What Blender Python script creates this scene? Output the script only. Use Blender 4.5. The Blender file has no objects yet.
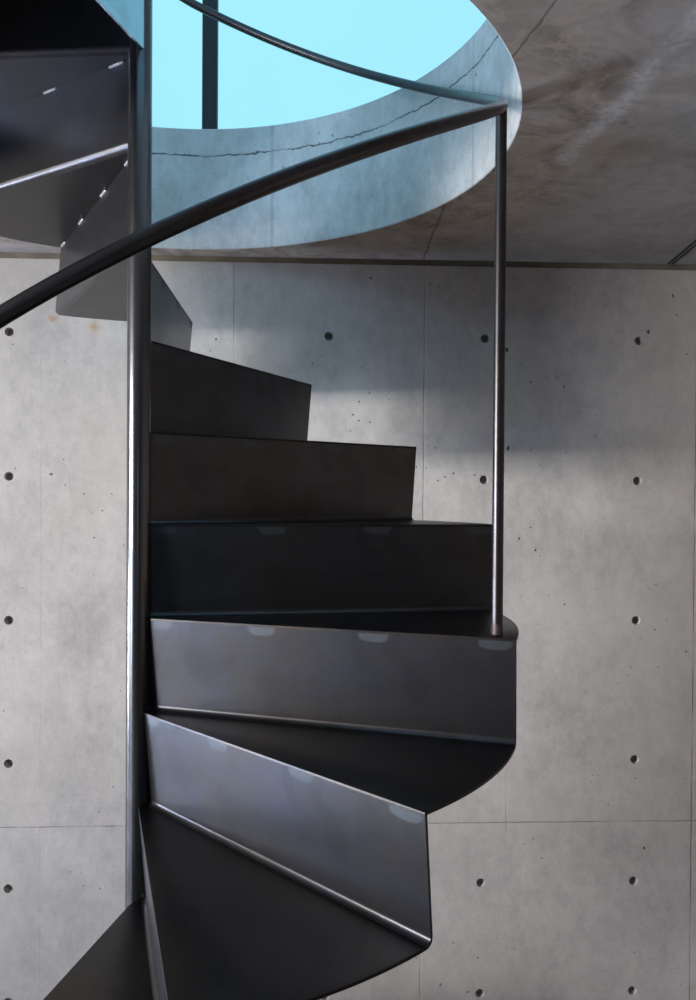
import bpy, bmesh, math, random
from math import sin, cos, pi, radians as R_, sqrt, degrees
from mathutils import Vector, Matrix
random.seed(4)
S = 0.19                      # one stair rise in metres; all layout numbers below are in rises
scene = bpy.context.scene
col = scene.collection

# ------------------------------------------------------------------ camera, world, lights, exposure
CX, CD, CZ = 1.8772, 8.9472, 1.2975
YAW, PITCH, ROLL = 0.0409, -0.0112, 0.0063
FPX, CYPX = 828.0, 507.07


def cam_axes():
    def tr(v):                # world -> camera (x right, y forward, z up)
        x, y, z = v
        c, s = cos(YAW), sin(YAW); x, y = c*x - s*y, s*x + c*y
        c, s = cos(PITCH), sin(PITCH); y, z = c*y + s*z, -s*y + c*z
        c, s = cos(ROLL), sin(ROLL); x, z = c*x + s*z, -s*x + c*z
        return (x, y, z)
    cols = [tr((1, 0, 0)), tr((0, 1, 0)), tr((0, 0, 1))]
    right = Vector([c[0] for c in cols]); fwd = Vector([c[1] for c in cols]); up = Vector([c[2] for c in cols])
    return right, fwd, up


right, fwd, up = cam_axes()
cd = bpy.data.cameras.new('camera')
cam = bpy.data.objects.new('camera', cd); col.objects.link(cam)
M = Matrix((right, up, -fwd)).transposed().to_4x4()
M.translation = Vector((CX, -CD, CZ))*S
cam.matrix_world = M
cd.sensor_fit = 'VERTICAL'; cd.sensor_height = 24.0; cd.lens = FPX*24.0/1000.0
cd.shift_y = (CYPX - 500.0)/1000.0
cd.clip_start = 0.02; cd.clip_end = 200
scene.camera = cam

scene.view_settings.view_transform = 'Standard'
scene.view_settings.look = 'None'
scene.view_settings.gamma = 1.0
scene.view_settings.use_curve_mapping = False
scene.view_settings.exposure = 0.0

w = bpy.data.worlds.new('sky'); scene.world = w; w.use_nodes = True
nt = w.node_tree; nt.nodes.clear()
wo = nt.nodes.new('ShaderNodeOutputWorld'); bg = nt.nodes.new('ShaderNodeBackground')
tc = nt.nodes.new('ShaderNodeTexCoord'); ns = nt.nodes.new('ShaderNodeTexNoise')
ns.inputs['Scale'].default_value = 1.6; ns.inputs['Detail'].default_value = 3
rp_ = nt.nodes.new('ShaderNodeValToRGB')
rp_.color_ramp.elements[0].position = .35; rp_.color_ramp.elements[0].color = (.335, .70, 1.0, 1)
rp_.color_ramp.elements[1].position = .7; rp_.color_ramp.elements[1].color = (.38, .755, 1.0, 1)
nt.links.new(tc.outputs['Generated'], ns.inputs['Vector'])
nt.links.new(ns.outputs['Fac'], rp_.inputs['Fac'])
nt.links.new(rp_.outputs['Color'], bg.inputs['Color'])
bg.inputs['Strength'].default_value = 1.24
nt.links.new(bg.outputs['Background'], wo.inputs['Surface'])


def area(name, loc, rot, sx, sy, radiance, color):
    l = bpy.data.lights.new(name, 'AREA'); l.shape = 'RECTANGLE'
    l.size = sx*S; l.size_y = sy*S; l.color = color
    l.energy = radiance*pi*(sx*S)*(sy*S)
    o = bpy.data.objects.new(name, l); col.objects.link(o)
    o.location = Vector(loc)*S; o.rotation_euler = rot
    return o


# room extents (rises)
XL, XR, YF, ZF = -24.0, 15.0, -30.0, -8.0
SC = 1.02
WY = -CD + SC*(4.3118 + CD)
ZC = CZ + SC*(5.1297 - CZ)
ZT = CZ + SC*(6.9834 - CZ)
ZK = CZ + SC*(6.5738 - CZ)
UX = CX + SC*(-0.027 - CX)
UY = -CD + SC*(-0.0057 + CD)
UR = SC*3.9996
# daylight of the ground floor strip window in the left wall; the small window behind the viewer only shows sky
LW = dict(y0=-21.0, y1=-2.6, z0=-1.75, z1=5.0)
FW = dict(x0=-1.0, x1=5.0, z0=-2.0, z1=3.2)
# sunlit surroundings some metres outside the strip window
area('daylight_left', (-54, -28, 3.5), (0, -pi/2, 0), 9.0, 34.0, 86.0, (1.0, .94, .895))
for y0_, y1_, z0_, z1_, rad in ((-21.0, -11.0, -6.7, -2.4, 26.0), (-2.2, 4.2, -6.7, -2.2, 95.0)):      # bluish lamps added at two low windows to brighten the risers
    area('riser_fill_light', (XL - .5, (y0_ + y1_)/2, (z0_ + z1_)/2), (0, -pi/2, 0), z1_ - z0_, y1_ - y0_, rad, (.70, .78, 1.0))

# brighter patch of sky to the upper left, shining through the glazed lantern into the stair well
o_ = area('sky_upper_left', (-15.0, -9.5, 12.3), (0, 0, 0), 6.0, 6.0, 7.0, (.50, .76, 1.0))
o_.rotation_euler = (Vector((3.0, 1.5, 5.2)) - Vector((-15.0, -9.5, 12.3))).to_track_quat('-Z', 'Y').to_euler()


# ------------------------------------------------------------------ materials
class NT:
    def __init__(s, name):
        s.m = bpy.data.materials.new(name); s.m.use_nodes = True
        s.t = s.m.node_tree; s.t.nodes.clear()
        s.out = s.n('OutputMaterial')
        s.b = s.n('BsdfPrincipled'); s.l(s.b.outputs[0], s.out.inputs[0])

    def n(s, t, **k):
        o = s.t.nodes.new('ShaderNode' + t)
        for a, v in k.items(): setattr(o, a, v)
        return o

    def l(s, a, b): s.t.links.new(a, b)

    def set(s, sock, v):
        if hasattr(v, 'is_output') or isinstance(v, bpy.types.NodeSocket): s.l(v, sock)
        else: sock.default_value = v

    def math(s, op, a, b=0.0, c=0.0, clamp=False):
        o = s.n('Math', operation=op, use_clamp=clamp)
        s.set(o.inputs[0], a); s.set(o.inputs[1], b)
        if op in ('SMOOTH_MIN', 'MULTIPLY_ADD', 'COMPARE'): s.set(o.inputs[2], c)
        return o.outputs[0]

    def obj(s): return s.n('TexCoord').outputs['Object']

    def mapping(s, v, scale=(1, 1, 1), loc=(0, 0, 0), rot=(0, 0, 0)):
        o = s.n('Mapping'); s.l(v, o.inputs['Vector'])
        o.inputs['Scale'].default_value = scale; o.inputs['Location'].default_value = loc; o.inputs['Rotation'].default_value = rot
        return o.outputs[0]

    def noise(s, v, sc, det=4, rough=.55, dist=0.0):
        o = s.n('TexNoise'); s.l(v, o.inputs['Vector'])
        o.inputs['Scale'].default_value = sc; o.inputs['Detail'].default_value = det
        o.inputs['Roughness'].default_value = rough; o.inputs['Distortion'].default_value = dist
        return o.outputs['Fac']

    def voro(s, v, sc):
        o = s.n('TexVoronoi'); s.l(v, o.inputs['Vector']); o.inputs['Scale'].default_value = sc
        return o.outputs['Distance'], o.outputs['Color']

    def smooth(s, x, a, b, o0=0.0, o1=1.0):
        o = s.n('MapRange', interpolation_type='SMOOTHSTEP')
        s.set(o.inputs['Value'], x); o.inputs['From Min'].default_value = a; o.inputs['From Max'].default_value = b
        o.inputs['To Min'].default_value = o0; o.inputs['To Max'].default_value = o1
        return o.outputs[0]

    def ramp(s, f, stops):
        o = s.n('ValToRGB'); s.l(f, o.inputs['Fac'])
        e = o.color_ramp.elements
        while len(e) < len(stops): e.new(.5)
        for i, (p, c) in enumerate(stops): e[i].position = p; e[i].color = (*c, 1)
        return o.outputs['Color']

    def mix(s, f, a, b, mode='MIX'):
        o = s.n('Mix', data_type='RGBA', blend_type=mode)
        s.set(o.inputs[0], f)
        for i, v in ((6, a), (7, b)):
            if isinstance(v, tuple): o.inputs[i].default_value = (*v, 1)
            else: s.l(v, o.inputs[i])
        return o.outputs[2]

    def xyz(s, v):
        o = s.n('SeparateXYZ'); s.l(v, o.inputs[0]); return o.outputs

    def bump(s, h, strength, dist=.002):
        o = s.n('Bump'); s.l(h, o.inputs['Height']); o.inputs['Strength'].default_value = strength
        o.inputs['Distance'].default_value = dist
        s.l(o.outputs[0], s.b.inputs['Normal'])


def line(n, x, c, wdt):      # 1 on a line |x-c|<w, soft edge
    d = n.math('ABSOLUTE', n.math('SUBTRACT', x, c))
    return n.smooth(d, wdt*.4, wdt*1.6, 1, 0)


def pits(n, v, sc, rmin, rmax, dens):
    """small blow holes of cast concrete: irregular dark dots, only in some cells"""
    wob = n.n('TexNoise'); n.l(v, wob.inputs['Vector']); wob.inputs['Scale'].default_value = 60; wob.inputs['Detail'].default_value = 2
    add = n.n('VectorMath', operation='MULTIPLY_ADD'); n.l(wob.outputs['Color'], add.inputs[0])
    add.inputs[1].default_value = (.016, .016, .016); n.l(v, add.inputs[2])
    d, c = n.voro(add.outputs[0], sc)
    cs = n.n('SeparateColor'); n.l(c, cs.inputs[0])
    has = n.math('LESS_THAN', cs.outputs[0], dens)
    rad = n.math('MULTIPLY_ADD', cs.outputs[1], rmax - rmin, rmin)
    m = n.math('MULTIPLY', n.math('LESS_THAN', d, rad), has)
    return m


def concrete(name, light, dark, scale=1.0):
    n = NT(name); v = n.obj()
    big = n.noise(v, 1.6*scale, 5, .6)
    med = n.noise(n.mapping(v, (1, 1, .62)), 7*scale, 6, .68, .4)
    fine = n.noise(n.mapping(v, (1, 1, .75)), 34*scale, 5, .72)
    grain = n.noise(v, 260, 2, .6)
    f = n.math('ADD', n.math('MULTIPLY', big, .34), n.math('MULTIPLY', med, .30))
    f = n.math('ADD', f, n.math('MULTIPLY', fine, .26)); f = n.math('ADD', f, n.math('MULTIPLY', grain, .14))
    c = n.ramp(f, [(.41, dark), (.61, light)])
    return n, v, c, f


# --- back wall
n, v, c, f = concrete('cast_concrete_wall', (.535, .495, .465), (.345, .322, .305))
x, y, z = n.xyz(v)
warm = n.smooth(n.noise(v, 2.3, 3), .45, .7)
c = n.mix(n.math('MULTIPLY', warm, .35), c, (.50, .45, .40))
S_X = [-3.02*0 + a for a in ()]
vx = [(-1.53), (1.603), (6.14)]


def px_wall(px, py):
    """point of the wall plane under a pixel; used to place seams found in the photograph"""
    u = (px - 348)/FPX; ww = (py - CYPX)/FPX
    d = right*u + fwd - up*ww
    o = Vector((CX, -CD, CZ)); t = (WY - o.y)/d.y
    return o + d*t


def px_ceil(px, py, zc=None):
    u = (px - 348)/FPX; ww = (py - CYPX)/FPX
    d = right*u + fwd - up*ww
    o = Vector((CX, -CD, CZ)); t = ((ZC if zc is None else zc) - o.z)/d.z
    return o + d*t


seam = None
wob = n.math('MULTIPLY', n.math('SUBTRACT', n.noise(v, 18, 2), .5), .004)
xw = n.math('ADD', x, wob); zw = n.math('ADD', z, wob)
vis = n.smooth(n.noise(v, 7, 3), .38, .62, .25, 1)
for px, py, wd, st in ((234, 300, .0012, .75), (424, 400, .0014, .75), (694, 600, .0018, .9), (41, 400, .0010, .25)):
    m = n.math('MULTIPLY', line(n, xw, px_wall(px, py).x*S, wd), st)
    seam = m if seam is None else n.math('MAXIMUM', seam, m)
m = n.math('MULTIPLY', line(n, zw, px_wall(348, 824).z*S, .0016), .85)
seam = n.math('MAXIMUM', seam, m)
pt = px_wall(506, 795)
m = n.math('MULTIPLY', line(n, xw, pt.x*S, .0010), n.smooth(n.math('ABSOLUTE', n.math('SUBTRACT', z, pt.z*S)), .10, .14, .5, 0))
seam = n.math('MAXIMUM', seam, m)
seam = n.math('MULTIPLY', seam, vis)
edge_lt = line(n, n.math('SUBTRACT', xw, .004), px_wall(424, 400).x*S, .003)
c = n.mix(n.math('MULTIPLY', edge_lt, .18), c, (.62, .59, .56))
c = n.mix(n.math('MULTIPLY', seam, .75), c, (.10, .085, .07))
clus = n.math('MULTIPLY', n.smooth(n.noise(v, 3.2, 3, .6), .50, .66), .8)
for px, py, rr in ((440, 480, .16), (370, 420, .12), (540, 540, .12), (205, 335, .07), (70, 480, .12)):   # dense groups of blow holes
    q = px_wall(px, py); dx = n.math('SUBTRACT', x, q.x*S); dz = n.math('SUBTRACT', z, q.z*S)
    dd = n.math('SQRT', n.math('ADD', n.math('MULTIPLY', dx, dx), n.math('MULTIPLY', dz, dz)))
    clus = n.math('MAXIMUM', clus, n.smooth(dd, rr*.4, rr, 1, 0))
p1 = n.math('MULTIPLY', pits(n, v, 34, .04, .135, .55), clus)
p2 = pits(n, n.mapping(v, (1, 1, .75), (.3, 0, .7)), 9, .012, .046, .55)
p3 = n.math('MULTIPLY', pits(n, n.mapping(v, (1, 1, .6)), 15, .03, .085, .4), n.smooth(n.noise(v, 1.9, 2), .43, .57))
pit = n.math('MAXIMUM', n.math('MAXIMUM', p1, p2), p3)
c = n.mix(n.math('MULTIPLY', pit, .92), c, (.022, .020, .018))
# rust stains under the stair
for px, py, rr in ((94, 328, .030), (52, 319, .018)):
    q = px_wall(px, py)
    dx = n.math('SUBTRACT', x, q.x*S); dz = n.math('SUBTRACT', z, q.z*S)
    dd = n.math('SQRT', n.math('ADD', n.math('MULTIPLY', dx, dx), n.math('MULTIPLY', dz, dz)))
    dd = n.math('ADD', dd, n.math('MULTIPLY', n.math('SUBTRACT', n.noise(v, 25, 3), .5), .05))
    c = n.mix(n.smooth(dd, 0, rr, .75, 0), c, (.42, .25, .11))
n.l(c, n.b.inputs['Base Color']); n.b.inputs['Roughness'].default_value = .72; n.b.inputs['Specular IOR Level'].default_value = .25
h = n.math('SUBTRACT', n.math('MULTIPLY', f, .5), n.math('ADD', n.math('MULTIPLY', pit, 1.0), n.math('MULTIPLY', seam, .7)))
n.bump(h, .45, .003)
MAT_WALL = n.m

n = NT('tie_hole_mortar'); v = n.obj()
n.l(n.ramp(n.noise(v, 90, 4), [(.35, (.16, .16, .145)), (.65, (.25, .245, .22))]), n.b.inputs['Base Color']); n.b.inputs['Roughness'].default_value = .9
MAT_PLUG = n.m

# --- ceiling soffit: brown water marks, pale lime streak, board joints
n, v, c, f = concrete('stained_concrete_soffit', (.45, .43, .415), (.29, .275, .265))
x, y, z = n.xyz(v)
sw = n.noise(v, 2.4, 6, .62, 1.4)
d2 = n.math('SQRT', n.math('ADD', n.math('POWER', n.math('SUBTRACT', x, (UX + .3)*S), 2.0), n.math('POWER', n.math('SUBTRACT', y, UY*S), 2.0)))
near = n.smooth(n.math('ADD', d2, n.math('MULTIPLY', n.math('SUBTRACT', sw, .5), .5)), .80, 1.12, 1, 0)
c = n.mix(n.math('MULTIPLY', near, .80), c, n.ramp(n.noise(v, 5.5, 6, .65, 2.2), [(.34, (.19, .145, .115)), (.52, (.37, .30, .24)), (.66, (.43, .37, .33))]))
ring = n.smooth(n.math('ABSOLUTE', n.math('SUBTRACT', n.noise(v, 3.3, 4, .55, 2.0), .5)), 0, .022, 1, 0)
c = n.mix(n.math('MULTIPLY', n.math('MULTIPLY', ring, near), .35), c, (.54, .43, .31))
dk = n.smooth(n.noise(v, 9, 4, .6, 1.0), .60, .75)
c = n.mix(n.math('MULTIPLY', n.math('MULTIPLY', dk, near), .5), c, (.10, .085, .075))
a = px_ceil(560, 165); b = px_ceil(696, 20); b = a + (b - a)*1.5
ab = Vector(((b - a).x, (b - a).y)); L = ab.length; e = ab/L
s_ = n.math('ADD', n.math('MULTIPLY', n.math('SUBTRACT', x, a.x*S), e.x), n.math('MULTIPLY', n.math('SUBTRACT', y, a.y*S), e.y))
t_ = n.math('ADD', n.math('MULTIPLY', n.math('SUBTRACT', x, a.x*S), -e.y), n.math('MULTIPLY', n.math('SUBTRACT', y, a.y*S), e.x))
t_ = n.math('ADD', t_, n.math('MULTIPLY', n.math('SUBTRACT', n.noise(v, 7, 4, .65), .5), .09))
st = n.math('MULTIPLY', n.smooth(n.math('ABSOLUTE', t_), .004, .034, 1, 0), n.smooth(s_, -.02, .03))
st = n.math('MULTIPLY', st, n.smooth(n.noise(v, 60, 3, .7), .35, .62, .35, 1))
c = n.mix(n.math('MULTIPLY', st, .70), c, (.60, .59, .60))
for pa, pb, wd, far in (((500, 72), (556, 2), .0018, False), ((430, 242), (441, 214), .0025, True)):
    a = px_ceil(*pa); b = px_ceil(*pb); e = Vector(((b - a).x, (b - a).y)).normalized()
    t_ = n.math('ADD', n.math('MULTIPLY', n.math('SUBTRACT', x, a.x*S), -e.y), n.math('MULTIPLY', n.math('SUBTRACT', y, a.y*S), e.x))
    t_ = n.math('ADD', t_, n.math('MULTIPLY', n.math('SUBTRACT', n.noise(v, 14, 4, .7), .5), .014))
    keep = n.smooth(y, -.02, .02, 0 if far else 1, 1 if far else 0)   # each board joint only on its own side of the well
    c = n.mix(n.math('MULTIPLY', n.math('MULTIPLY', n.smooth(n.math('ABSOLUTE', t_), wd*.5, wd*2, 1, 0), keep), .6), c, (.07, .06, .055))
pt = pits(n, v, 12, .03, .10, .3)
c = n.mix(n.math('MULTIPLY', pt, .6), c, (.05, .045, .04))
n.l(c, n.b.inputs['Base Color']); n.b.inputs['Roughness'].default_value = .8; n.b.inputs['Specular IOR Level'].default_value = .2
n.bump(f, .35, .003)
MAT_SOFFIT = n.m

# --- lining of the round stair well
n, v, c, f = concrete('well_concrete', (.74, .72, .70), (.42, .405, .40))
x, y, z = n.xyz(v)
ang = n.math('ARCTAN2', n.math('SUBTRACT', y, UY*S), n.math('SUBTRACT', x, UX*S))
wob = n.math('ADD', n.math('MULTIPLY', n.math('SUBTRACT', n.noise(v, 9, 5, .7), .5), .024), n.math('MULTIPLY', n.math('SUBTRACT', n.noise(v, 55, 4, .7), .5), .014))
crack = n.smooth(n.math('ABSOLUTE', n.math('SUBTRACT', n.math('ADD', z, wob), ZK*S)), .0008, .0034, 1, 0)
crack = n.math('MULTIPLY', crack, n.smooth(n.noise(v, 11, 2), .30, .5, .35, 1))
for px, py in ((272, 200), (473, 140)):
    q = px_wall(px, py)
    o = Vector((CX, -CD)); d = Vector((q.x, q.y)) - o
    A = d.dot(d); oc = o - Vector((UX, UY)); B = 2*oc.dot(d); Cc = oc.dot(oc) - UR*UR
    hit = o + d*((-B + sqrt(B*B - 4*A*Cc))/(2*A)) - Vector((UX, UY)); th = math.atan2(hit.y, hit.x)
    l_ = n.math('MULTIPLY', line(n, n.math('ADD', ang, n.math('MULTIPLY', wob, .2)), th, .006), .35)
    c = n.mix(l_, c, (.22, .21, .20))
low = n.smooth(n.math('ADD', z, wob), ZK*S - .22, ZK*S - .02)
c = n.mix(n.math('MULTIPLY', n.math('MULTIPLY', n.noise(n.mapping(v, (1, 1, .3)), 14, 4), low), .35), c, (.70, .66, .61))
p_ = n.math('MULTIPLY', pits(n, v, 30, .05, .16, .5), n.smooth(n.noise(v, 3.0, 3), .48, .62))
c = n.mix(n.math('MULTIPLY', p_, .7), c, (.07, .065, .06))
c = n.mix(n.math('MULTIPLY', crack, .85), c, (.05, .045, .04))
n.l(c, n.b.inputs['Base Color']); n.b.inputs['Roughness'].default_value = .75; n.b.inputs['Specular IOR Level'].default_value = .25
n.bump(n.math('SUBTRACT', f, n.math('ADD', crack, p_)), .4, .003)
MAT_WELL = n.m


# --- steel
def steel(name, marks, speck, base=(.068, .070, .083), rough=.325, warm=(.066, .060, .058)):
    n = NT(name); v = n.obj(); x, y, z = n.xyz(v)
    cl = n.noise(v, 5, 5, .6, .6); st = n.noise(n.mapping(v, (1, 1, 14)), 9, 4, .6); gr = n.noise(v, 90, 3, .6)
    f = n.math('ADD', n.math('MULTIPLY', cl, .6), n.math('ADD', n.math('MULTIPLY', st, .25), n.math('MULTIPLY', gr, .15)))
    c = n.mix(n.smooth(f, .38, .62), base, warm)
    dark = n.smooth(n.noise(v, 11, 5, .65, .8), .48, .66)
    c = n.mix(n.math('MULTIPLY', dark, .28), c, tuple(k*.5 for k in base))
    if speck:
        spk = pits(n, v, 26, .008, .03, .25)
        c = n.mix(n.math('MULTIPLY', spk, .6), c, (.30, .30, .31))
    r = n.math('ADD', n.math('MULTIPLY', f, .16), rough - .08)
    if marks:                 # pale heat marks where the tread is tack welded behind the riser's top edge
        mk = None
        for cx, rx in ((.28, .12), (1.42, .16), (2.62, .17), (3.80, .17)):
            dx = n.math('DIVIDE', n.math('SUBTRACT', x, cx*S), rx*S); dz = n.math('DIVIDE', n.math('SUBTRACT', z, -.035*S), .085*S)
            q = n.math('ADD', n.math('POWER', n.math('ABSOLUTE', dx), 3.0), n.math('POWER', n.math('ABSOLUTE', dz), 3.0))
            q = n.math('ADD', q, n.math('MULTIPLY', n.math('SUBTRACT', n.noise(v, 30, 3), .5), 1.3))
            m = n.smooth(q, .55, 1.1, 1, 0)
            mk = m if mk is None else n.math('MAXIMUM', mk, m)
        c = n.mix(n.math('MULTIPLY', mk, .20), c, (.13, .17, .185))
        r = n.math('ADD', r, n.math('MULTIPLY', mk, .1))
    n.l(c, n.b.inputs['Base Color']); n.l(r, n.b.inputs['Roughness'])
    n.b.inputs['Metallic'].default_value = .9
    return n.m


MAT_RISER = steel('mill_scale_steel_riser', True, False)
MAT_TREAD = steel('mill_scale_steel_tread', False, True, (.030, .030, .033), .36, (.046, .037, .031))
MAT_POLE = steel('pole_steel', False, False, (.125, .125, .135), .215, (.11, .105, .105))
MAT_RAIL = steel('rail_steel', False, False, (.075, .073, .080), .325, (.062, .054, .052))
MAT_FLANGE = steel('sky_reflection_steel', False, False, (.50, .58, .66), .22, (.46, .53, .60))  # pale blue base stands in for sky reflected by the dark steel
n = NT('weld_metal'); n.b.inputs['Base Color'].default_value = (.45, .43, .42, 1); n.b.inputs['Metallic'].default_value = .6
n.b.inputs['Roughness'].default_value = .45; n.bump(n.noise(n.obj(), 300, 2), .5, .001); MAT_WELD = n.m
n = NT('post_foot_weld'); n.l(n.ramp(n.noise(n.obj(), 150, 3), [(.35, (.070, .045, .040)), (.65, (.080, .066, .062))]), n.b.inputs['Base Color'])
n.b.inputs['Metallic'].default_value = .5; n.b.inputs['Roughness'].default_value = .5; MAT_FOOT = n.m


# --- others
def plain(name, a, b, rough, sc=20, metallic=0.0):
    n = NT(name); n.l(n.ramp(n.noise(n.obj(), sc, 4), [(.3, a), (.7, b)]), n.b.inputs['Base Color'])
    n.b.inputs['Roughness'].default_value = rough; n.b.inputs['Metallic'].default_value = metallic
    return n.m


MAT_FLOOR = plain('screed_floor', (.26, .25, .235), (.33, .315, .30), .5, 6)
MAT_SIDE = plain('side_wall_concrete', (.30, .285, .27), (.38, .36, .34), .8, 4)
MAT_WOOD = plain('dark_wood_panelling', (.040, .027, .020), (.068, .046, .033), .6, 8)
MAT_OAK = plain('brown_wood_panelling', (.15, .112, .084), (.21, .16, .12), .55, 8)
MAT_FRAME = plain('dark_window_frame', (.006, .008, .013), (.010, .013, .018), .5, 30, .2)
MAT_GROOVE = plain('brown_joint_filler', (.15, .125, .095), (.24, .205, .155), .85, 14)
MAT_GROOVE_DARK = plain('dark_joint_shadow_filler', (.03, .03, .028), (.05, .048, .045), .9, 30)


def pane_mat(name, tint, pattern=True):
    n = NT(name); n.t.nodes.remove(n.b)
    tr = n.n('BsdfTransparent'); gl = n.n('BsdfGlossy'); gl.inputs['Roughness'].default_value = .03
    mx = n.n('MixShader')
    v = n.obj(); x, y, z = n.xyz(v)
    if pattern:
        d = n.math('ADD', n.math('MULTIPLY', x, 1.0), n.math('MULTIPLY', z, .62))
        wv = n.math('FRACT', n.math('MULTIPLY', d, 48.0))
        m = n.smooth(n.math('ABSOLUTE', n.math('SUBTRACT', wv, .5)), .02, .2, 1, 0)
        d2 = n.math('FRACT', n.math('MULTIPLY', n.math('SUBTRACT', x, n.math('MULTIPLY', z, 1.2)), 30.0))
        m2 = n.smooth(n.math('ABSOLUTE', n.math('SUBTRACT', d2, .5)), .02, .2, 1, 0)
        m = n.math('MAXIMUM', m, n.math('MULTIPLY', m2, .5))
        big = n.noise(v, 1.3, 3)
        c = n.mix(big, tint, tuple(k*.93 for k in tint))
        c = n.mix(n.math('MULTIPLY', m, .55), c, tuple(k*t for k, t in zip(tint, (.90, .975, .985))))
        n.l(c, tr.inputs['Color'])
    else: tr.inputs['Color'].default_value = (*tint, 1)
    lw = n.n('LayerWeight'); lw.inputs['Blend'].default_value = .12
    n.l(n.math('MULTIPLY', lw.outputs['Fresnel'], .6), mx.inputs['Fac'])
    n.l(tr.outputs[0], mx.inputs[1]); n.l(gl.outputs[0], mx.inputs[2]); n.l(mx.outputs[0], n.out.inputs[0])
    return n.m


MAT_WIRED = pane_mat('cyan_tinted_wired_glass', (.95, 1.0, .95))
MAT_CLEAR = pane_mat('clear_glass', (.95, .97, .98), False)


# ------------------------------------------------------------------ mesh helpers
def finish(name, bm, mats, parent=None, loc=(0, 0, 0), rotz=0.0, smooth=True, angle=28):
    bmesh.ops.remove_doubles(bm, verts=bm.verts, dist=1e-6)
    bmesh.ops.recalc_face_normals(bm, faces=bm.faces)
    if smooth:
        for f_ in bm.faces: f_.smooth = True
        for e_ in bm.edges:
            if len(e_.link_faces) != 2 or e_.calc_face_angle(0) > R_(angle): e_.smooth = False
    me = bpy.data.meshes.new(name); bm.to_mesh(me); bm.free()
    for m in (mats if isinstance(mats, (list, tuple)) else [mats]): me.materials.append(m)
    o = bpy.data.objects.new(name, me); col.objects.link(o)
    o.location = Vector(loc)*S; o.rotation_euler.z = rotz
    if parent: o.parent = parent
    return o


def V(bm, p): return bm.verts.new(Vector(p)*S)


def box(bm, a, b, mi=0):
    vs = [V(bm, (x, y, z)) for z in (a[2], b[2]) for y in (a[1], b[1]) for x in (a[0], b[0])]
    for q in ((0, 2, 3, 1), (4, 5, 7, 6), (0, 1, 5, 4), (2, 6, 7, 3), (0, 4, 6, 2), (1, 3, 7, 5)):
        bm.faces.new([vs[i] for i in q]).material_index = mi


def structure(o): o['kind'] = 'structure'; return o


def prism(bm, pts, z0, z1):
    lo = [V(bm, (p[0], p[1], z0)) for p in pts]; hi = [V(bm, (p[0], p[1], z1)) for p in pts]
    bm.faces.new(lo[::-1]); bm.faces.new(hi)
    k = len(pts)
    for i in range(k): bm.faces.new((lo[i], lo[(i+1) % k], hi[(i+1) % k], hi[i]))


def tube(bm, pts, r, seg=20, cap=True):
    pts = [Vector(p) for p in pts]; rings = []
    prev = None
    for i, p in enumerate(pts):
        t = (pts[min(i+1, len(pts)-1)] - pts[max(i-1, 0)]).normalized()
        if prev is None:
            a = t.cross(Vector((0, 0, 1)) if abs(t.z) < .9 else Vector((1, 0, 0))).normalized()
        else: a = (prev - t*prev.dot(t)).normalized()
        prev = a; b = t.cross(a)
        rr = r[i] if isinstance(r, (list, tuple)) else r
        rings.append([V(bm, p + (a*cos(2*pi*k/seg) + b*sin(2*pi*k/seg))*rr) for k in range(seg)])
    for A, B in zip(rings, rings[1:]):
        for k in range(seg): bm.faces.new((A[k], A[(k+1) % seg], B[(k+1) % seg], B[k]))
    if cap: bm.faces.new(rings[0][::-1]); bm.faces.new(rings[-1])


# ------------------------------------------------------------------ room
bm = bmesh.new(); box(bm, (XL - 1, YF - 1, ZF - .6), (XR + 1, WY + .6, ZF)); structure(finish('floor', bm, MAT_FLOOR, smooth=False))

# back wall with real tie holes
GX = 2.5143*SC; GZ = 2.2728*SC; HX0 = CX + SC*(-2.9318 - CX); HZ0 = CZ + SC*(3.8757 - CZ)
cols_ = [HX0 + i*GX for i in range(-5, 5)]
rows_ = sorted(HZ0 - j*GZ for j in (0, 1, 2, 3, 3.875, 4.67))
GROOVE = .105
xs = [XL] + [(a + b)/2 for a, b in zip(cols_, cols_[1:])] + [XR]
zs = [ZF] + [(a + b)/2 for a, b in zip(rows_, rows_[1:])] + [ZC - GROOVE]
HR = .072; HD = .11
bm = bmesh.new(); plugs = []
for i, cx in enumerate(cols_):
    for j, cz in enumerate(rows_):
        x0, x1, z0, z1 = xs[i], xs[i+1], zs[j], zs[j+1]
        N = 24
        ring = [V(bm, (cx + HR*cos(2*pi*k/N), WY, cz + HR*sin(2*pi*k/N))) for k in range(N)]
        deep = [V(bm, (cx + HR*.86*cos(2*pi*k/N), WY + HD, cz + HR*.86*sin(2*pi*k/N))) for k in range(N)]
        for k in range(N): bm.faces.new((ring[k], ring[(k+1) % N], deep[(k+1) % N], deep[k]))
        cor = [V(bm, (x1, WY, z1)), V(bm, (x0, WY, z1)), V(bm, (x0, WY, z0)), V(bm, (x1, WY, z0))]
        for q in range(4):
            k0 = N//8 + q*N//4
            arc = [ring[(k0 + k) % N] for k in range(N//4 + 1)]
            bm.faces.new([cor[q]] + arc + [cor[(q+1) % 4]])
        plugs.append((cx, cz))
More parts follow.
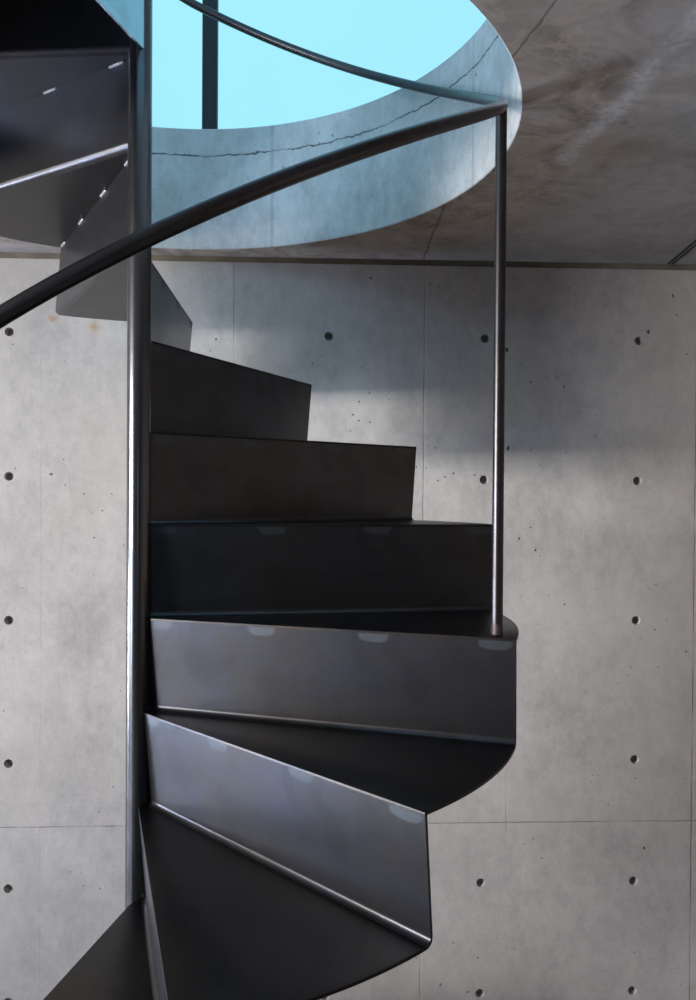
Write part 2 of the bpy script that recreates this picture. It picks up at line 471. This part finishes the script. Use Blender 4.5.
# wall body behind the face
y1 = WY + .8
for q in (((XL, y1, ZF), (XR, y1, ZF), (XR, y1, ZC - GROOVE), (XL, y1, ZC - GROOVE)),
          ((XL, WY, ZC - GROOVE), (XR, WY, ZC - GROOVE), (XR, y1, ZC - GROOVE), (XL, y1, ZC - GROOVE)),
          ((XL, WY, ZF), (XR, WY, ZF), (XR, y1, ZF), (XL, y1, ZF)),
          ((XL, WY, ZF), (XL, y1, ZF), (XL, y1, ZC - GROOVE), (XL, WY, ZC - GROOVE)),
          ((XR, WY, ZF), (XR, y1, ZF), (XR, y1, ZC - GROOVE), (XR, WY, ZC - GROOVE))):
    bm.faces.new([V(bm, p) for p in q])
me_wall = finish('wall_back', bm, MAT_WALL, angle=20); structure(me_wall)
for cx, cz in plugs:
    bm = bmesh.new()
    N = 24
    vs = [V(bm, (HR*.86*cos(2*pi*k/N), 0, HR*.86*sin(2*pi*k/N))) for k in range(N)]
    v2 = [V(bm, (HR*.80*cos(2*pi*k/N), .05, HR*.80*sin(2*pi*k/N))) for k in range(N)]
    bm.faces.new(vs); bm.faces.new(v2[::-1])
    for k in range(N): bm.faces.new((vs[k], v2[k], v2[(k+1) % N], vs[(k+1) % N]))
    finish('tie_hole_plug', bm, MAT_PLUG, me_wall, (cx, WY + HD - .004, cz))

# shadow gap filler under the ceiling
bm = bmesh.new(); box(bm, (XL, WY + .045, ZC - GROOVE - .02), (XR, WY + .5, ZC)); structure(finish('trim_1', bm, MAT_GROOVE, smooth=False))

# slab with the round well
bm = bmesh.new(); N = 160
SX0, SX1, SY0, SY1 = XL - .6, XR + .6, YF - .6, WY + .8


def to_rect(th):
    dx, dy = cos(th), sin(th); t = 1e9
    if dx > 1e-9: t = min(t, (SX1 - UX)/dx)
    if dx < -1e-9: t = min(t, (SX0 - UX)/dx)
    if dy > 1e-9: t = min(t, (SY1 - UY)/dy)
    if dy < -1e-9: t = min(t, (SY0 - UY)/dy)
    return (UX + dx*t, UY + dy*t)


ths = sorted([2*pi*k/N for k in range(N)] + [math.atan2(y - UY, x - UX) % (2*pi) for x in (SX0, SX1) for y in (SY0, SY1)])
CH = .012
loops = []
for th in ths:
    c_, s_ = cos(th), sin(th); o_ = to_rect(th)
    loops.append([V(bm, (o_[0], o_[1], ZC)), V(bm, (UX + (UR + CH)*c_, UY + (UR + CH)*s_, ZC)), V(bm, (UX + UR*c_, UY + UR*s_, ZC + CH)),
                  V(bm, (UX + UR*c_, UY + UR*s_, ZT - CH)), V(bm, (UX + (UR + CH)*c_, UY + (UR + CH)*s_, ZT)), V(bm, (o_[0], o_[1], ZT))])
for A, B in zip(loops, loops[1:] + loops[:1]):
    for k in range(6):
        f_ = bm.faces.new((A[k], B[k], B[(k+1) % 6], A[(k+1) % 6])); f_.material_index = 0 if k == 0 else (1 if k in (1, 2, 3) else 2)
structure(finish('ceiling', bm, [MAT_SOFFIT, MAT_WELL, MAT_FLOOR], angle=20))

# joint strip let into the soffit, running from the wall towards the viewer
a = px_ceil(670, 264.5); b = px_ceil(696, 243.0)
dirv = (b - a); dirv.z = 0; dirv.normalize(); side = Vector((-dirv.y, dirv.x, 0))
bm = bmesh.new(); a0 = a + dirv*((WY - a.y)/dirv.y) if abs(dirv.y) > .2 else a
for off, wd in ((-.045, .022), (.03, .018)):
    p0 = a0 + side*off; p1 = p0 + dirv*14
    ring0 = [p0 - side*wd, p0 + side*wd]; ring1 = [p1 - side*wd, p1 + side*wd]
    vs = [V(bm, (q.x, q.y, zz)) for zz in (ZC - .010, ZC + .02) for q in (ring0[0], ring0[1], ring1[1], ring1[0])]
    for q in ((0, 1, 2, 3), (7, 6, 5, 4), (0, 4, 5, 1), (1, 5, 6, 2), (2, 6, 7, 3), (3, 7, 4, 0)): bm.faces.new([vs[k] for k in q])
structure(finish('trim_2', bm, MAT_GROOVE_DARK, smooth=False))


def wall_with_opening(name, axis, pos, lo, hi, op, mat, thick):
    """solid wall on plane axis=pos; op lists columns (u0, u1, [(z0, z1), ...]) of openings"""
    bm = bmesh.new()
    rects = []; last = lo
    for u0, u1, zr in op:
        if u0 > last: rects.append((last, u0, ZF, ZC))
        zl = ZF
        for z0, z1 in zr: rects.append((u0, u1, zl, z0)); zl = z1
        rects.append((u0, u1, zl, ZC)); last = u1
    rects.append((last, hi, ZF, ZC))
    for (a0, a1, b0, b1) in rects:
        if axis == 'x': box(bm, (min(pos, pos + thick), a0, b0), (max(pos, pos + thick), a1, b1))
        else: box(bm, (a0, min(pos, pos + thick), b0), (a1, max(pos, pos + thick), b1))
    return structure(finish(name, bm, mat, smooth=False))


wall_with_opening('wall_left', 'x', XL, YF, WY, [(LW['y0'], -11.0, [(-6.7, -2.4), (LW['z0'], LW['z1'])]), (-11.0, LW['y1'], [(LW['z0'], LW['z1'])]), (-2.2, 4.2, [(-6.7, -2.2)])], MAT_SIDE, -.8)
bm = bmesh.new(); box(bm, (XR, YF, ZF), (XR + .8, WY + .8, ZC)); structure(finish('wall_right', bm, MAT_OAK, smooth=False))
wall_with_opening('wall_front', 'y', YF, XL, XR, [(FW['x0'], FW['x1'], [(FW['z0'], FW['z1'])])], MAT_WOOD, -.8)


def window(name, axis, pos, u0, u1, z0, z1, mulls, fw=.24, dep=.3, glass=MAT_CLEAR, fb=None):
    """frame mesh (structure) > mullions, panes"""
    bm = bmesh.new(); fb = fw if fb is None else fb

    def bx(a0, a1, b0, b1, d=dep):
        if axis == 'x': box(bm, (pos - d/2, a0, b0), (pos + d/2, a1, b1))
        elif axis == 'y': box(bm, (a0, pos - d/2, b0), (a1, pos + d/2, b1))
        else: box(bm, (a0, b0, pos - d/2), (a1, b1, pos + d/2))
    bx(u0, u0 + fw, z0, z1); bx(u1 - fw, u1, z0, z1); bx(u0 + fw, u1 - fw, z0, z0 + fb); bx(u0 + fw, u1 - fw, z1 - fw, z1)
    fr = structure(finish(name, bm, MAT_FRAME, smooth=False))
    edges = [u0 + fw]
    for m in mulls:
        bm = bmesh.new(); bx(m - fw/2, m + fw/2, z0 + fb, z1 - fw); finish('mullion', bm, MAT_FRAME, fr, smooth=False)
        edges += [m - fw/2, m + fw/2]
    edges.append(u1 - fw)
    for a, b in zip(edges[::2], edges[1::2]):
        bm = bmesh.new(); bx(a, b, z0 + fb, z1 - fw, .05); finish('pane', bm, glass, fr, smooth=False)
    return fr


# glazed lantern over the stair well: back, left side, front and roof
GY = WY + .25; GZ1 = 15.0; BX0, BX1, BY0 = -8.0, 10.0, -7.5


def px_plane_y(px, py, yy):
    u = (px - 348)/FPX; ww = (py - CYPX)/FPX
    d = right*u + fwd - up*ww; o = Vector((CX, -CD, CZ)); return o + d*((yy - o.y)/d.y)


mx_ = px_plane_y(210.3, 60, GY).x
mw_ = px_plane_y(218, 60, GY - .15).x - px_plane_y(203, 60, GY - .15).x
window('window_1', 'y', GY, BX0, BX1, ZT, GZ1, [mx_, mx_ + 5.6], mw_, .16, MAT_WIRED, .04)
window('window_2', 'x', BX0, BY0, GY - .15, ZT, GZ1, [-1.5], mw_, .16, MAT_CLEAR)
bm = bmesh.new(); box(bm, (BX1, BY0, ZT), (BX1 + .6, GY - .15, GZ1)); structure(finish('light_blocking_wall_right', bm, MAT_SIDE, smooth=False))  # unseen solid side added to block light and darken the well lining
window('window_3', 'y', BY0 - .1, BX0, BX1, ZT, GZ1, [mx_, mx_ + 5.6], mw_, .16, MAT_CLEAR)
window('window_4', 'z', GZ1 + .1, BX0, BX1, BY0, GY, [mx_, mx_ + 5.6], mw_, .16, MAT_CLEAR)
# ground floor windows
window('window_5', 'x', XL - .25, LW['y0'], LW['y1'], LW['z0'], LW['z1'], [-12.5], .3, .3, MAT_CLEAR)
window('window_6', 'x', XL - .25, -21.0, -11.0, -6.7, -2.4, [-16.0], .3, .3, MAT_CLEAR)  # low opening added for its reflection in the risers
window('window_8', 'x', XL - .25, -2.2, 4.2, -6.7, -2.2, [1.0], .3, .3, MAT_CLEAR)  # second added opening, placed where the front riser mirrors it
window('window_7', 'y', YF - .25, FW['x0'], FW['x1'], FW['z0'], FW['z1'], [2.0], .3, .3, MAT_CLEAR)

# ------------------------------------------------------------------ spiral staircase
TH0, DTH = -0.3485, 0.4810
RO, RPOLE, NOSE, PL, RB = 3.9952, 0.1259, 0.0839, 0.026, 0.050
stair = bpy.data.objects.new('spiral_staircase', None); col.objects.link(stair)
stair.location = (0, 0, ZF*S)
stair['label'] = 'dark steel spiral staircase of folded plate steps around a slim round pole'
stair['category'] = 'staircase'


def part(name, bm, mat, loc=(0, 0, 0), rotz=0.0, parent=None, **k):
    """loc is in room coordinates; part of the staircase"""
    if parent is None: return finish(name, bm, mat, stair, (loc[0], loc[1], loc[2] - ZF), rotz, **k)
    o = finish(name, bm, mat, None, loc, rotz, **k)
    return o


# pole
bm = bmesh.new(); tube(bm, [(0, 0, z) for z in (ZF, -3, 0, 3, 6, 9, 12.2)], RPOLE, 48)
bmesh.ops.bevel(bm, geom=[], offset=0) if False else None
part('pole', bm, MAT_POLE, angle=40)
bm = bmesh.new(); tube(bm, [(0, 0, ZF), (0, 0, ZF + .05), (0, 0, ZF + .06)], [.55, .55, .53], 48); part('base_plate', bm, MAT_TREAD)


def riser_bm():
    """riser in its own frame: x radial, y counter-clockwise, z=0 the tread above; with the fold at its foot"""
    bm = bmesh.new()
    A = Vector((0.004, -PL)); B = Vector((NOSE, -1.0))
    d1 = (A - B).normalized(); d2 = Vector((-1, 0))
    half = d1.angle(d2)/2; tl = RB/math.tan(half)
    C0 = B + (d1 + d2).normalized()*(RB/sin(half))
    p1 = B + d1*tl; p2 = B + d2*tl
    a1 = math.atan2((p1 - C0).y, (p1 - C0).x); a2 = math.atan2((p2 - C0).y, (p2 - C0).x)
    if a2 - a1 > 0: a2 -= 2*pi
    front = [A, A + (p1 - A)*.5]
    NB = 10
    front += [C0 + Vector((cos(a1 + (a2 - a1)*k/NB), sin(a1 + (a2 - a1)*k/NB)))*RB for k in range(NB + 1)]
    back = []
    for k, p in enumerate(front):
        if k < 2: nrm = Vector((-d1.y, d1.x)); nrm = nrm if nrm.x > 0 else -nrm
        else: nrm = (p - C0).normalized()
        back.append(p + nrm*PL)
    loop = front + back[::-1]

    def rin(p):
        f_ = min(1, max(0, -p.y))
        return sqrt(max(RPOLE**2 - min(abs(p.x), RPOLE*.9)**2, .0004)) - .004

    def rout(p): return sqrt(RO*RO - p.x*p.x)
    n_ = len(loop); secs = []
    for t in (0, .012, .5, .988, 1):
        secs.append([V(bm, (rin(p) + (rout(p) - rin(p))*t, p.x, p.y)) for p in loop])
    for A_, B_ in zip(secs, secs[1:]):
        for k in range(n_): bm.faces.new((A_[k], A_[(k+1) % n_], B_[(k+1) % n_], B_[k]))
    h = n_//2
    for sct, fl in ((secs[0], False), (secs[-1], True)):
        for k in range(h - 1):
            q = (sct[k], sct[k+1], sct[n_-2-k], sct[n_-1-k]); bm.faces.new(q[::-1] if fl else q)
    return bm, tl


_, TL = riser_bm(); _.free()
YB = NOSE - TL               # tread's back edge in the next riser's frame


def tread_bm(last=False, span=DTH):
    bm = bmesh.new(); pts = []
    yb = 0.0 if last else YB
    # front edge (y=0) from pole to rim, with a small rounded corner
    pts.append((RPOLE, 0)); pts.append((RO, 0.0))
    aend = span + math.asin(yb/RO)
    NA = 24
    for k in range(1, NA + 1):
        a = aend*k/NA; pts.append((RO*cos(a), RO*sin(a)))
    ai = span + math.asin(yb/RPOLE)
    for k in range(9):
        a = ai*(1 - k/8)
        if k < 8: pts.append((RPOLE*cos(a), RPOLE*sin(a)))
    prism(bm, pts, -PL, 0)
    bmesh.ops.bevel(bm, geom=[e for e in bm.edges if abs((e.verts[0].co - e.verts[1].co).z) < 1e-7 and e.verts[0].co.z > -1e-6],
                    offset=.006*S, segments=2, affect='EDGES', profile=.5)
    return bm


def bead_bm(length):
    bm = bmesh.new(); k = 10; pts = []; rad = []
    for i in range(k + 1):
        t = i/k; pts.append(((t - .5)*length, 0, 0)); rad.append(.016*(1 + .25*sin(i*2.3)) if 0 < i < k else .007)
    tube(bm, pts, rad, 10)
    return bm


def shared(bm, mat, name):
    bmesh.ops.remove_doubles(bm, verts=bm.verts, dist=1e-6); bmesh.ops.recalc_face_normals(bm, faces=bm.faces)
    for f_ in bm.faces: f_.smooth = True
    for e_ in bm.edges:
        if len(e_.link_faces) != 2 or e_.calc_face_angle(0) > R_(28): e_.smooth = False
    me = bpy.data.meshes.new(name); bm.to_mesh(me); bm.free(); me.materials.append(mat); return me


def inst(name, me, parent, loc, rotz):
    o = bpy.data.objects.new(name, me); col.objects.link(o); o.parent = parent
    o.location = Vector(loc)*S; o.rotation_euler.z = rotz; return o


ME_RISER = shared(riser_bm()[0], MAT_RISER, 'riser')
ME_TREAD = shared(tread_bm(), MAT_TREAD, 'tread')
ME_BEAD = shared(bead_bm(.24), MAT_WELD, 'weld_bead')
LAND = R_(252.8) - (TH0 + 7*DTH)
K0, K1 = -7, 6
first = None
for k in range(K0, K1 + 1):
    th = TH0 + k*DTH
    t = inst('tread', ME_TREAD, stair, (0, 0, k - ZF), th)
    inst('riser', ME_RISER, t, (0, 0, 1.0), DTH)          # folded up from the same sheet at the tread's back
    for r in (.32, 1.42, 2.62, 3.78):                      # tack welds under the nosing
        inst('weld_bead', ME_BEAD, t, (r, PL + .012, -PL - .010), 0)
# first riser stands on the floor
inst('riser', ME_RISER, stair, (0, 0, K0 - ZF), TH0 + K0*DTH)
# landing at the upper floor, its far side turned down one rise deep
land = part('landing', tread_bm(True, LAND), MAT_TREAD, (0, 0, 7), TH0 + 7*DTH)
for r in (.32, 1.42, 2.62, 3.78): inst('weld_bead', ME_BEAD, land, (r, PL + .012, -PL - .010), 0)
p0 = Vector((.069, -.091)); p1 = Vector((-.198, -.954)); dv = (p1 - p0).normalized(); p1 = p0 + dv*3.86
nv = Vector((-dv.y, dv.x)); nv = nv if nv.x < 0 else -nv
bm = bmesh.new(); prism(bm, [p0, p1, p1 + nv*PL, p0 + nv*PL], 6.0, 7 - PL)
fl_ = part('landing_flange', bm, MAT_FLANGE); fl_['label'] = 'downturned steel edge plate of the landing, reflected sky put into its pale blue colour'

# handrail: hand bent, so it follows the measured line rather than a perfect helix
RR, RT = 3.795, .059
pts_ = [(-90.7, 2.391), (-85.3, 2.615), (-78.1, 2.885), (-57.45, 3.632), (-41.65, 4.19), (-26.3, 4.733), (-16.6, 5.03), (0, 5.60), (19.86, 6.285),
        (37.9, 6.95), (54.3, 7.525), (68.1, 8.06), (87.8, 8.70)]


def lstsq_poly(data, deg):
    n_ = deg + 1; A = [[sum((x/90)**(i + j) for x, _ in data) for j in range(n_)] + [sum(y*(x/90)**i for x, y in data)] for i in range(n_)]
    for i in range(n_):
        pv = max(range(i, n_), key=lambda r: abs(A[r][i])); A[i], A[pv] = A[pv], A[i]
        for r in range(n_):
            if r != i:
                f_ = A[r][i]/A[i][i]; A[r] = [a - f_*b for a, b in zip(A[r], A[i])]
    return [A[i][n_]/A[i][i] for i in range(n_)]


PC = lstsq_poly(pts_, 4)


def railz(d):
    q = min(max(d, -92), 90); z = sum(c*(q/90)**i for i, c in enumerate(PC))
    return z + (d - q)*.0363


bm = bmesh.new()
tube(bm, [(RR*cos(R_(d)), RR*sin(R_(d)), railz(d)) for d in [(-210 + 2*i) for i in range(194)]], RT, 24)
part('handrail', bm, MAT_RAIL, angle=40)
for d, zb in ((-16.61, 0), (-208, -7), (148.8, 6), (174.5, 7)):
    x_, y_ = RR*cos(R_(d)), RR*sin(R_(d))
    bm = bmesh.new(); tube(bm, [(x_, y_, z) for z in (zb + .0, zb + 1, zb + 3, railz(d) - .02)], .0545, 24)
    post = part('baluster', bm, MAT_RAIL, angle=40)
    bm = bmesh.new(); tube(bm, [(0, 0, 0), (0, 0, .02), (0, 0, .07), (0, 0, .10)], [.060, .059, .0565, .0548], 24)
    f_ = finish('foot_weld', bm, MAT_FOOT, post, (x_, y_, zb)); f_['label'] = 'reddish heat-tinted weld at the foot of the post'
